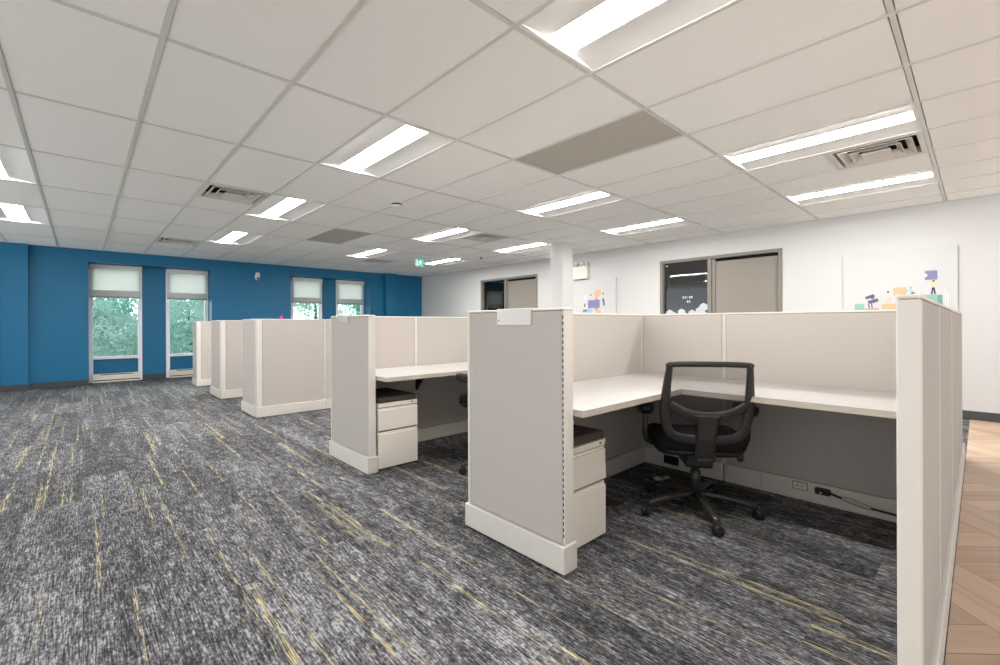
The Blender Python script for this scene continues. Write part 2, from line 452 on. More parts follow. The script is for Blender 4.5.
# light troffers
llab = {(-2, 2): 'recessed ceiling light cut by the left edge of the picture, nearer one', (-2, 4): 'recessed ceiling light at the far left, close to the blue wall',
 (2, -2): 'largest recessed ceiling light, cut by the top edge of the picture', (2, 0): 'recessed ceiling light left of the smoke detector, in the open ceiling over the aisle',
 (2, 2): 'recessed ceiling light right beside the square air vent over the left aisle', (2, 4): 'small far recessed ceiling light over the second tall window',
 (6, -2): 'long recessed ceiling light left of the nearest air vent at upper right', (6, 0): 'recessed ceiling light left of and above the white column',
 (6, 2): 'recessed ceiling light between far vent and exit sign, above the second cubicle', (6, 4): 'far recessed ceiling light next to a vent above the right blue wall windows',
 (9, -2): 'recessed ceiling light between the nearest air vent and the white wall', (9, 0): 'recessed ceiling light near the white wall, right of the white column',
 (9, 2): 'recessed ceiling light whose end touches the white column', (9, 4): 'far recessed ceiling light just right of the green exit sign'}
def make_light(i, j):
    x0, x1, y0, y1 = XG+DX*i+.013, XG+DX*(i+1)-.013, YG+DY*j+.013, YG+DY*(j+1)-.013
    t = thing('recessed_light', llab[(i, j)], 'ceiling light', ((x0+x1)/2, (y0+y1)/2, HC), 'recessed ceiling lights')
    h = MB(); cx = (x0+x1)/2; lw = .095; d = .022
    # curved side reflectors rising from the rim to the lens
    for s in (-1, 1):
        xe = cx+s*(x1-x0)/2
        prof = []
        for q in range(9):
            u = q/8
            prof.append((xe+(cx+s*lw-xe)*u, HC+.003+d*math.sin(u*PI/2)))
        up = [(p[0], p[1]+.006) for p in prof]
        poly = [(p[0], y0+.02, p[1]) for p in prof]+[(p[0], y0+.02, p[1]) for p in up[::-1]]
        h.prism(poly, (0, y1-y0-.04, 0))
    for (ya, yb) in ((y0, y0+.02), (y1-.02, y1)): h.box(x0, ya, HC+.002, x1, yb, HC+.07)
    for s in (-1, 1):
        xe = cx+s*(x1-x0)/2; h.box(xe, y0, HC+.002, xe-s*.003, y1, HC+.07)
    h.build('reflector_housing', M_lightw, t)
    l = MB(); l.box(cx-lw, y0+.021, HC+.0262, cx+lw, y1-.021, HC+.040, .003, 1)
    l.build('lens', M_lens, t)
M_lightw = mat('troffer white', (236, 234, 230), .5, .3)
for i, j in lights: make_light(i, j)

# grey return air panels
for (i, j), lab in zip(greys, ('large grey perforated return air panel near the middle of the ceiling', 'small grey return air panel in the far ceiling, left of the smoke detector')):
    x0, x1, y0, y1 = XG+DX*i+.0135, XG+DX*(i+1)-.0135, YG+DY*j+.0135, YG+DY*(j+1)-.0135
    t = thing('return_air_grille', lab, 'air grille', ((x0+x1)/2, (y0+y1)/2, HC), 'grey return air panels')
    m = MB(); w = .012
    m.box(x0, y0, HC+.002, x0+w, y1, HC+.02); m.box(x1-w, y0, HC+.002, x1, y1, HC+.02); m.box(x0+w, y0, HC+.002, x1-w, y0+w, HC+.02); m.box(x0+w, y1-w, HC+.002, x1-w, y1, HC+.02)
    m.build('frame', M_grey, t)
    m = MB(); m.box(x0+w, y0+w, HC+.005, x1-w, y1-w, HC+.015); m.build('perforated_core', M_grey, t)

# square diffusers: nested stepped louvres over a dark throat
vlab = {(1, 2): 'square stepped air vent beside a recessed light over the left aisle', (1, 5): 'far square air vent above the tall windows on the left',
        (7, 2): 'square air vent between two lights in the middle of the ceiling', (7, 5): 'tiny far square air vent above the right windows of the blue wall',
        (7, -2): 'large square stepped air vent between two long lights at upper right'}
for (i, j) in vents:
    x0, x1, y0 = XG+DX*i+.0135, XG+DX*(i+1)-.0135, YG+DY*j+.0135
    y1 = YG+DY*(j+.5)-.0135
    cx, cy, hw = (x0+x1)/2, (y0+y1)/2, (x1-x0)/2
    t = thing('air_diffuser', vlab[(i, j)], 'air vent', (cx, cy, HC), 'square ceiling air vents')
    def sq(h, z): return [(cx-h, cy-h, z), (cx+h, cy-h, z), (cx+h, cy+h, z), (cx-h, cy+h, z)]
    def ring(mb, prof):
        mb.rings([sq(h, z) for h, z in prof], cap=False, closed=True, smooth=False)
    m = MB(); ring(m, [(hw, HC+.001), (hw-.035, HC-.004), (hw-.038, HC+.004), (hw-.045, HC+.05), (hw, HC+.05)]); m.build('frame', M_vent, t)
    for q, (h0, h1) in enumerate(((.228, .180), (.160, .118))):
        m = MB(); ring(m, [(h0, HC-.010-.004*q), (h0+.002, HC-.006-.004*q), (h1+.002, HC+.034), (h1-.002, HC+.030)]); m.build('louvre', M_vent, t)
    m = MB(); m.rings([sq(.092, HC-.018), sq(.094, HC-.014), sq(.060, HC+.02)], smooth=False); m.build('centre_plate', M_vent, t)
    m = MB(); m.box(cx-hw+.02, cy-hw+.02, HC+.06, cx+hw-.02, cy+hw-.02, HC+.065); m.build('throat', M_dark, t)

# smoke detector
t = thing('smoke_detector', 'small round smoke detector on the ceiling right of the lit panels', 'smoke detector', (2.70, 4.565, HC))
m = MB(); m.lathe((2.70, 4.565, HC), [(.0, .002), (.075, .002), (.075, -.012), (.0, -.012)]); m.build('base', M_plastic, t)
m = MB(); m.lathe((2.70, 4.565, HC), [(.0, -.012), (.058, -.012), (.058, -.030), (.0, -.030)]); m.build('shadow_slot', M_dark, t)  # dark ring puts the shadow gap under the base into the colour
m = MB(); m.lathe((2.70, 4.565, HC), [(.0, -.030), (.066, -.030), (.062, -.044), (.035, -.054), (.0, -.056)]); m.build('dome', M_plastic, t)
# sprinkler
t = thing('sprinkler_head', 'tiny dark sprinkler head on the ceiling between far lights, before the white wall', 'sprinkler', (6.195, 7.074, HC))
m = MB(); m.lathe((6.195, 7.074, HC), [(.0, .0), (.028, .0), (.026, -.006), (.0, -.006)]); m.build('escutcheon', M_plastic, t)
m = MB(); m.lathe((6.195, 7.074, HC), [(.0, -.006), (.012, -.006), (.010, -.03), (.024, -.032), (.024, -.036), (.0, -.036)]); m.build('deflector', M_dark, t)
# exit sign
ex, ey = 5.32, 8.04
t = thing('exit_sign', 'green running figure exit sign hanging from the ceiling near the far corner', 'exit sign', (ex, ey, HC))
m = MB(); m.box(ex-.10, ey-.0, HC-.185, ex+.10, ey+.045, HC-.012, .006, 2); m.build('housing', M_plastic, t)
m = MB(); m.box(ex-.092, ey-.003, HC-.178, ex+.092, ey+.002, HC-.02); m.build('face', M_exit, t)
m = MB()
yf = ey-.004
m.cyl((ex+.012, ey-.003, HC-.052), 'y', .013, -.002, 12)
for poly in ([(-.004, -.068), (.022, -.072), (.014, -.115), (-.012, -.110)], [(-.012, -.110), (.004, -.113), (-.03, -.150), (-.055, -.150), (-.053, -.141), (-.035, -.140)],
             [(.0, -.112), (.014, -.113), (.034, -.128), (.026, -.160), (.014, -.158), (.021, -.132)], [(.02, -.072), (.045, -.092), (.058, -.085), (.060, -.092), (.044, -.103), (.018, -.086)],
             [(-.004, -.068), (-.034, -.080), (-.042, -.105), (-.034, -.107), (-.027, -.087), (.0, -.080)]):
    m.prism([(ex+a, ey-.003, HC+b) for a, b in poly], (0, -.002, 0))
m.box(ex-.085, ey-.003, HC-.165, ex-.068, ey-.005, HC-.04)
m.build('pictogram', M_exitw, t)
m = MB(); m.cyl((ex, ey+.022, HC-.013), 'z', .012, .014, 12); m.build('stem', M_plastic, t)
# emergency light on the white wall
t = thing('emergency_light', 'white emergency light box with two lamp heads on the wall beside the column', 'emergency light', (XW, 5.36, 2.22))
m = MB(); m.box(XW-.10, 5.24, 2.0, XW, 5.60, 2.26, .008, 2); m.build('battery_box', M_plastic, t)
m = MB(); m.box(XW-.104, 5.27, 2.03, XW-.098, 5.57, 2.23, .003, 1); m.build('front_panel', M_plastic, t)
for yy in (5.27, 5.36, 5.53):
    m = MB(); m.lathe((XW-.05, yy, 2.26), [(.0, 0), (.012, 0), (.012, .03), (.0, .03)]); 
    m.tube([(XW-.03, yy, 2.31), (XW-.06, yy, 2.315), (XW-.10, yy, 2.30)], [.022, .040, .045], 14); m.build('lamp_head', M_plastic, t)
# security sensor on the blue wall
t = thing('motion_sensor', 'small white motion sensor on the blue wall between the window pairs', 'sensor', (2.97, YB, 2.2))
m = MB(); m.box(2.94, YB-.03, 2.22, 3.03, YB, 2.31, .01, 2); m.build('bracket', M_plastic, t)
m = MB(); m.lathe((2.965, YB-.06, 2.20), [(.0, -.07), (.03, -.065), (.05, -.03), (.055, .02), (.045, .06), (.0, .07)]); m.build('sensor_body', M_plastic, t)
m = MB(); m.lathe((2.965, YB-.10, 2.17), [(.0, -.03), (.02, -.02), (.025, .0), (.02, .02), (.0, .03)]); m.build('lens', M_dark, t)

# ------------------------------------------------------------------ pictures on the white wall
C = {n: mat('print '+n, c, .8, .2) for n, c in dict(mint=(144, 188, 172), mintd=(112, 158, 148), purple=(108, 97, 124), lilac=(134, 131, 170), orange=(216, 180, 142), red=(206, 140, 122), yellow=(222, 206, 152), navy=(70, 70, 90), sky=(160, 192, 212), skin=(240, 200, 180), white=(244, 243, 240), pale=(224, 228, 230), grey=(110, 120, 124)).items()}
CN = list(C)
def art(label, y0, y1, z0, z1, shapes, cname):
    t = thing('canvas_print', label, 'picture', (XW, (y0+y1)/2, z0))
    m = MB(); m.box(XW-.035, y0, z0, XW-.002, y1, z1, .003, 1); m.build('stretched_canvas', M_canvas, t)
    m = MB()
    for n, (col, poly) in enumerate(shapes):
        m.mi = CN.index(col)
        m.prism([(XW-.035, p[0], p[1]) for p in poly], (-.0006-.00004*n, 0, 0))
    m.build('printed_illustration', [C[n] for n in CN], t)
def R_(a, b, c, d): return [(a, b), (c, b), (c, d), (a, d)]
def ci(y, z, r): return [(y+r*math.cos(PI/4*q), z+r*math.sin(PI/4*q)) for q in range(8)]
def seg(ya, za, yb, zb, w):
    l = math.hypot(yb-ya, zb-za); nx, nz = -(zb-za)/l*w/2, (yb-ya)/l*w/2
    return [(ya+nx, za+nz), (yb+nx, zb+nz), (yb-nx, zb-nz), (ya-nx, za-nz)]
S = [('mint', R_(1.10, 1.20, 1.004, 1.35)), ('red', R_(1.0, 1.262, .857, 1.288)), ('red', R_(.99, 1.20, .87, 1.262)), ('orange', R_(.835, 1.20, .70, 1.342)),
     ('orange', R_(.724, 1.44, .605, 1.54)), ('orange', ci(.60, 1.49, .016)), ('mint', R_(.49, 1.18, .336, 1.437)), ('mintd', R_(.336, 1.18, .295, 1.43)),
     ('lilac', R_(.442, 1.612, .336, 1.722)), ('white', ci(.438, 1.668, .018)),
     ('purple', seg(.99, 1.42, .905, 1.455, .035)), ('purple', seg(.965, 1.365, .868, 1.395, .04)), ('purple', ci(.925, 1.435, .026)), ('purple', ci(.915, 1.38, .026)),
     ('purple', seg(.962, 1.35, .955, 1.292, .012)), ('purple', seg(.932, 1.36, .926, 1.292, .012)),
     ('navy', ci(.773, 1.488, .012)), ('skin', seg(.76, 1.488, .725, 1.486, .012)), ('orange', seg(.79, 1.36, .752, 1.42, .008)), ('orange', seg(.752, 1.42, .752, 1.342, .006)),
     ('sky', seg(.60, 1.49, .565, 1.46, .02)), ('mintd', ci(.567, 1.53, .010)), ('grey', ci(.548, 1.46, .018)), ('sky', seg(.575, 1.52, .55, 1.475, .022)),
     ('yellow', seg(.372, 1.585, .370, 1.52, .03)), ('navy', ci(.368, 1.598, .011)), ('yellow', seg(.385, 1.57, .402, 1.60, .010)), ('yellow', seg(.36, 1.57, .352, 1.605, .010)),
     ('navy', seg(.376, 1.52, .385, 1.44, .014)), ('navy', seg(.366, 1.52, .356, 1.44, .014)), ('pale', seg(.27, 1.50, .27, 1.25, .006)), ('pale', seg(.25, 1.44, .25, 1.25, .006))]
art('wide white canvas print of small figures with puzzle blocks on the right wall', .168, 1.225, 1.0, 2.0, S, 'a')
S = [('lilac', R_(5.262, 1.415, 4.985, 1.572)), ('lilac', ci(5.06, 1.582, .03)), ('lilac', ci(5.06, 1.40, .03)), ('orange', ci(5.035, 1.70, .085)), ('orange', ci(5.07, 1.62, .03)),
     ('sky', [(5.45, 1.30), (5.16, 1.30), (5.16, 1.40), (5.24, 1.42), (5.36, 1.36)]), ('grey', seg(5.38, 1.36, 5.29, 1.375, .04)), ('navy', seg(5.335, 1.51, 5.335, 1.44, .025)), ('navy', ci(5.19, 1.675, .016)),
     ('navy', ci(4.905, 1.69, .016)), ('grey', seg(4.905, 1.57, 4.885, 1.46, .045)), ('purple', ci(4.91, 1.58, .02)), ('orange', R_(5.08, 1.30, 4.96, 1.38)), ('pale', seg(4.93, 1.40, 4.93, 1.30, .01)),
     ('yellow', seg(5.21, 1.64, 5.24, 1.60, .02)), ('pale', ci(5.33, 1.63, .03))]
art('white canvas print with orange and lilac puzzle shapes beside the white column', 4.631, 5.78, 1.0, 1.985, S, 'b')

# ------------------------------------------------------------------ cubicle panels
TH = .055
def panel(label, axis, a0, a1, c, holder=None, base0=None, base1=None, th=TH, posts=(.012, .012), slot=False, caps=(False, False), knock=False, outlets=(), name='cubicle_panel', group='cubicle panels', hside=-1):
    """axis: 'x' or 'y' run direction; c: centre line; posts: width of the upright trim at each end; caps: base wraps round that end"""
    def B(mb, p0, p1, q0, q1, z0, z1, bev=0, seg=2):
        if axis == 'x': mb.box(p0, q0, z0, p1, q1, z1, bev, seg)
        else: mb.box(q0, p0, z0, q1, p1, z1, bev, seg)
    mid = (a0+a1)/2
    t = thing(name, label, 'cubicle panel', (mid, c, 0) if axis == 'x' else (c, mid, 0), group)
    h = th/2
    m = MB(); B(m, a0+.004, a1-.004, c-h+.007, c+h-.007, .03, PT-.006); m.build('core', M_dark, t)
    for s in (-1, 1):
        m = MB(); B(m, a0+posts[0]+.0025, a1-posts[1]-.0025, c+s*(h-.007), c+s*(h-.001), .128, PT-.014, .004, 2); m.build('fabric_face', M_fab, t)
    m = MB(); B(m, a0, a1, c-h, c+h, PT-.012, PT, .004, 2); m.build('top_cap', M_trim, t)
    for e, (aa, w) in enumerate(((a0, posts[0]), (a1, posts[1]))):
        p0, p1 = (aa, aa+w) if e == 0 else (aa-w, aa)
        m = MB(); B(m, p0, p1, c-h, c+h, .02, PT-.0125, .005 if w > .015 else .002, 2)
        if slot and e == slot-1:
            # row of dark hanging slots in the upright
            m.mi = 1; pe = p1 if e == 0 else p0; sgn = 1 if e == 0 else -1
            for k in range(36):
                z = .16+k*.0277
                B(m, pe-sgn*.001, pe-sgn*.006, c-h-.0006, c-h+.004, z, z+.016)
        m.build('end_post', [M_trim, M_dark], t)
    b0, b1 = (a0-.008 if caps[0] else a0+.001), (a1+.008 if caps[1] else a1-.001)
    m = MB(); bh = h+.016
    B(m, b0, b1, c-bh, c+bh, .003, .126, .006, 3)
    bo = m.build('base_cover', M_trim, t)
    if knock:
        for k in range(3):
            q = a0+.20+k*.15
            m = MB(); B(m, q, q+.085, c-bh-.0012, c-bh+.001, .045, .10, .001, 1); m.build('knockout_plate', M_trim, bo)
    for q in (a0+.05, a1-.05):
        m = MB(); m.cyl((q, c, 0) if axis == 'x' else (c, q, 0), 'z', .018, .03, 12); m.build('glide_foot', M_dark, t)
    if holder:
        q0, q1, z0 = holder
        m = MB()
        B(m, q0, q1, c+hside*(h+.0015), c+hside*(h+.005), z0, PT+.003, .001, 1); B(m, q0, q1, c-h-.004, c+h+.004, PT+.0005, PT+.004)
        ho = m.build('name_plate_holder', M_holder, t)
        m = MB(); B(m, q1-.018, q1-.012, c+hside*(h+.005), c+hside*(h+.007), z0+.02, z0+.026); m.build('holder_stud', M_char, ho)
    return t
FXc = 1.6025; FXf = 1.5675                 # fins: centre line in X
YS1 = 1.8475; YS2 = 3.5975; YS3 = 5.848; YS4 = 7.70; YS5 = 9.60     # side panel runs
SPX = 3.349                  # spine
# end fins seen down the aisle (Y ranges)
panel('tall grey end panel nearest the camera, left of the mesh chair', 'y', 1.238, 1.910, FXc, th=.065, holder=(1.43, 1.665, PT-.078), posts=(.011, .022), slot=1, caps=(True, True), knock=True, group='cubicle end panels')
panel('grey end panel second from the camera, beside the pedestal with open shelf', 'y', 3.045, 3.73, FXc-.012, holder=(3.38, 3.58, PT-.055), posts=(.011, .012), caps=(True, True), knock=True, group='cubicle end panels')
panel('narrow grey end face of the third cubicle row, left of the wide blank panel', 'y', YS3+.016+TH/2, 6.47, FXf, holder=(6.04, 6.32, PT-.06), posts=(.012, .012), caps=(False, True), group='cubicle end panels')
panel('narrow grey end face of the fourth cubicle row, second farthest', 'y', YS4+.016+TH/2, 8.38, FXf, holder=(7.95, 8.0, PT-.055), posts=(.012, .012), caps=(False, True), group='cubicle end panels')
panel('farthest narrow grey end face, in front of the second tall window', 'y', YS5+.016+TH/2, 9.99, FXf, posts=(.012, .012), caps=(False, True), group='cubicle end panels')
# side panels (run along X)
panel('grey side panel left of the mesh chair, its first section behind the near end panel', 'x', 1.652, 2.312, YS1, group='cubicle side panels')
panel('grey side panel meeting the corner of the near L-shaped desk', 'x', 2.315, 3.303, YS1, group='cubicle side panels')
panel('grey side panel above the desk with the open-shelf pedestal', 'x', 1.638, 2.312, YS2, group='cubicle side panels')
panel('grey side panel of the second cubicle, right of the vertical seam', 'x', 2.315, 3.303, YS2, group='cubicle side panels')
for k, (Y, lab1, lab2) in enumerate(((YS3, 'wide blank grey panel facing the second cubicle, first section at the aisle', 'rear section of the wide blank panel of the third cubicle row'),
        (YS4, 'grey side panel of the fourth cubicle row at the aisle, behind the wide blank panel', 'rear section of the fourth row side panel'),
        (YS5, 'farthest grey side panel at the aisle, near the second tall window', 'rear section of the farthest side panel'))):
    panel(lab1, 'x', 1.540, 2.365, Y, posts=(.062, .012), caps=(True, False), group='cubicle side panels')
    if k == 0: panel(lab2, 'x', 2.368, 3.303, Y, group='cubicle side panels')
# near right run
YP = .1225; tp = .048
panel('tall grey panel at the right edge of the near cubicle, end post facing the camera', 'x', 1.55, 2.30, YP, th=tp, posts=(.030, .010), caps=(True, False), group='panels along the wood floor')
panel('second section of the panel run along the wood floor', 'x', 2.303, 3.335, YP, th=tp, group='panels along the wood floor')
panel('farthest section of the panel run along the wood floor', 'x', 3.338, 5.29, YP, th=tp, caps=(False, True), group='panels along the wood floor')
# spine panels behind the desks (run along Y)
sp1 = panel('grey back panel above the near desk, right of the mesh chair', 'y', .164, 1.211, SPX, posts=(.012, .010), group='cubicle back panels')
panel('grey back panel behind the mesh chair, at the desk corner', 'y', 1.214, 1.872, SPX, posts=(.010, .036), group='cubicle back panels')
panel('grey back panel of the second cubicle', 'y', 1.893, 3.552, SPX, group='cubicle back panels')
# power fittings on the near back panel's base
bx = SPX-TH/2-.016
bc = [c for c in sp1.children if c.name.startswith('base_cover')][0]
m = MB(); m.box(bx-.004, .725, .070, bx+.001, .797, .112, .003, 2)
m.mi = 1; m.box(bx-.002, .722, .067, bx+.0005, .800, .115)
for q in (.742, .768):
    m.box(bx-.0046, q, .086, bx-.0035, q+.003, .100); m.box(bx-.0046, q+.010, .086, bx-.0035, q+.013, .100)
m.build('power_outlet', [M_plastic, M_dark], bc)
sp2 = [o for o in COL.objects if o.get('label', '').startswith('grey back panel behind the mesh')][0]
bc2 = [c for c in sp2.children if c.name.startswith('base_cover')][0]
m = MB(); m.box(bx-.003, 1.53, .035, bx+.001, 1.645, .10, .003, 2); m.build('black_outlet', M_black, bc2)
m = MB(); m.box(SPX-TH/2-.0165, .975, .03, SPX-TH/2-.015, .977, .12); m.build('base_joint', M_char, bc)
# power cord plugged in at the right
t = thing('power_cord', 'black power cord with white tag plugged in low under the near desk', 'power cord', (bx-.01, .64, .09))
m = MB(); m.box(bx-.030, .604, .072, bx-.0005, .68, .110, .006, 2)
m.mi = 1; m.box(bx-.0312, .645, .080, bx-.0295, .655, .088)
m.build('plug', [M_black, M_plastic], t)
pts = [(bx-.018, .604, .090), (bx-.02, .575, .083), (bx-.02, .53, .073), (bx-.02, .47, .063), (bx-.018, .41, .056), (bx-.016, .33, .052), (bx-.015, .25, .045), (bx-.015, .19, .030)]
m = MB(); m.tube(pts, .0065, 8); m.build('cable', M_black, t)
m = MB(); m.tube([(bx-.022, .548, .078), (bx-.022, .48, .067), (bx-.021, .418, .058)], [.011, .013, .011], 8); m.build('white_tag', M_holder, t)
# card on the carpet
t = thing('floor_card', 'small white card lying on the carpet under the desk corner', 'card', (3.06, 1.555, 0))
m = MB(); m.prism([(3.027, 1.590, .0005), (3.135, 1.532, .0005), (3.105, 1.495, .0005), (2.985, 1.545, .0005)], (0, 0, .003)); m.build('card', M_plastic, t)
m = MB(); m.cyl((3.065, 1.54, .0034), 'z', .012, .002, 12); m.build('dark_spot', M_dark, t)

# ------------------------------------------------------------------ desks
DZ = .721
def worktop(poly, t):
    """L-shaped top: slab, rounded edge band"""
    m = MB(); m.prism([(x, y, DZ-.004) for x, y in poly], (0, 0, .004)); m.build('top_surface', M_desk, t)
    c = [(x, y) for x, y in poly]
    m = MB(); m.prism([(x, y, DZ-.030) for x, y in poly], (0, 0, .0255)); m.build('edge_band', M_deskedge, t)
def bracket(x0, y0, x1, y1, t):
    """dark cantilever: vertical tapered plate from panel (x0,y0) to free end (x1,y1)"""
    d = Vector((x1-x0, y1-y0, 0)); n = Vector((-d.y, d.x, 0)).normalized()*.012
    P = [Vector((x0, y0, DZ-.031)), Vector((x1, y1, DZ-.031)), Vector((x1, y1, DZ-.055)), Vector((x0, y0, DZ-.23))]
    m = MB(); m.prism([p-n for p in P], n*2); m.build('support_bracket', M_black, t)
si, so_ = YS1-TH/2, SPX-TH/2
t = thing('desk', 'near L-shaped white laminate desk around the mesh chair', 'desk', (3.0, 1.0, 0), 'cubicle desks')
worktop([(1.638, 1.185), (2.60, 1.185), (2.60, .153), (so_-.001, .153), (so_-.001, si-.001), (1.638, si-.001)], t)
bracket(2.30, si-.002, 2.30, si-.16, t)
s2 = YS2-TH/2
t = thing('desk', 'second cubicle\'s white laminate desk above the open-shelf pedestal', 'desk', (2.6, 3.2, 0), 'cubicle desks')
worktop([(1.626, 2.90), (2.62, 2.90), (2.62, 1.92), (so_-.001, 1.92), (so_-.001, s2-.001), (1.626, s2-.001)], t)
bracket(2.315, s2-.002, 2.315, s2-.16, t)

# ------------------------------------------------------------------ pedestals
def pedestal(label, x0, x1, yf, yb):
    t = thing('mobile_pedestal', label, 'drawer pedestal', ((x0+x1)/2, (yf+yb)/2, 0), 'cream drawer pedestals')
    m = MB(); m.box(x0, yf+.018, .016, x1, yb, .508, .004, 2); m.build('cabinet_body', M_steel, t)
    m = MB(); m.box(x0+.001, yf, .478, x1-.001, yf+.018, .508, .003, 2); st = m.build('lock_rail', M_steel, t)
    m = MB(); m.cyl((x1-.052, yf+.001, .494), 'y', .006, -.003, 12); m.build('keyhole', M_dark, st)
    for z0, z1 in ((.303, .474), (.016, .290)):
        m = MB()
        m.box(x0+.001, yf, z0, x1-.001, yf+.016, z1-.018, .003, 2)
        # bent pull lip above the front
        m.prism([(x0+.001, yf+.016, z1-.020), (x0+.001, yf+.012, z1-.018), (x0+.001, yf+.010, z1-.006), (x0+.001, yf+.017, z1-.003)], (x1-x0-.002, 0, 0))
        m.build('drawer', M_steel, t)
    m = MB(); m.box(x0+.004, yf+.0165, .285, x1-.004, yf+.0185, .31); m.box(x0+.004, yf+.0165, .455, x1-.004, yf+.0185, .482); m.build('drawer_gap', M_recess, t)
    m = MB(); m.box(x0+.002, yf+.004, .509, x1-.002, yb-.002, .552, .012, 3, True); m.build('seat_cushion', M_cush, t)
    for a in (x0+.05, x1-.05):
        for b in (yf+.06, yb-.06):
            m = MB(); m.cyl((a-.008, b, .016), 'x', .016, .016, 10); m.build('caster', M_dark, t)
    return t
pedestal('cream pedestal with dark cushion behind the nearest end panel', 1.66, 2.020, 1.322, 1.80)
pedestal('cream two-drawer pedestal under the second cubicle\'s desk', 1.641, 1.992, 3.055, 3.54)

# ------------------------------------------------------------------ mesh task chair
def back_y(x, z):
    y = -.215 - .24*(z-.45) + .55*x*x
    if z < .47: y += (.47-z)*.12
    return y
def ribbon(mb, path, w, th, closed=False, dy=0):
    """flat bar following (x,z) path lying in the back surface"""
    n = len(path); rings = []
    for i, (x, z) in enumerate(path):
        a = path[(i-1) % n] if closed or i > 0 else path[i]
        b = path[(i+1) % n] if closed or i < n-1 else path[i]
        tx, tz = b[0]-a[0], b[1]-a[1]; l = math.hypot(tx, tz) or 1
        nx, nz = -tz/l, tx/l
        ww = w[i] if isinstance(w, (list, tuple)) else w
        r = []
        for (u, v) in ((-.5, -.35), (-.35, -.5), (.35, -.5), (.5, -.35), (.5, .35), (.35, .5), (-.35, .5), (-.5, .35)):
            X, Z = x+nx*u*ww, z+nz*u*ww
            r.append((X, back_y(X, Z)+v*th+dy, Z))
        rings.append(r)
    mb.rings(rings, closed=closed)
def smooth_path(pts, n=6, closed=False):
    out = []; m = len(pts)
    rng = range(m) if closed else range(m-1)
    for i in rng:
        p0, p1, p2, p3 = (pts[(i-1) % m] if closed or i else pts[i]), pts[i], pts[(i+1) % m], (pts[(i+2) % m] if closed or i+2 < m else pts[(i+1) % m])
        for k in range(n):
            t = k/n
            out.append(tuple(.5*((2*p1[j])+(-p0[j]+p2[j])*t+(2*p0[j]-5*p1[j]+4*p2[j]-p3[j])*t*t+(-p0[j]+3*p1[j]-3*p2[j]+p3[j])*t**3) for j in (0, 1)))
    if not closed: out.append(pts[-1])
    return out
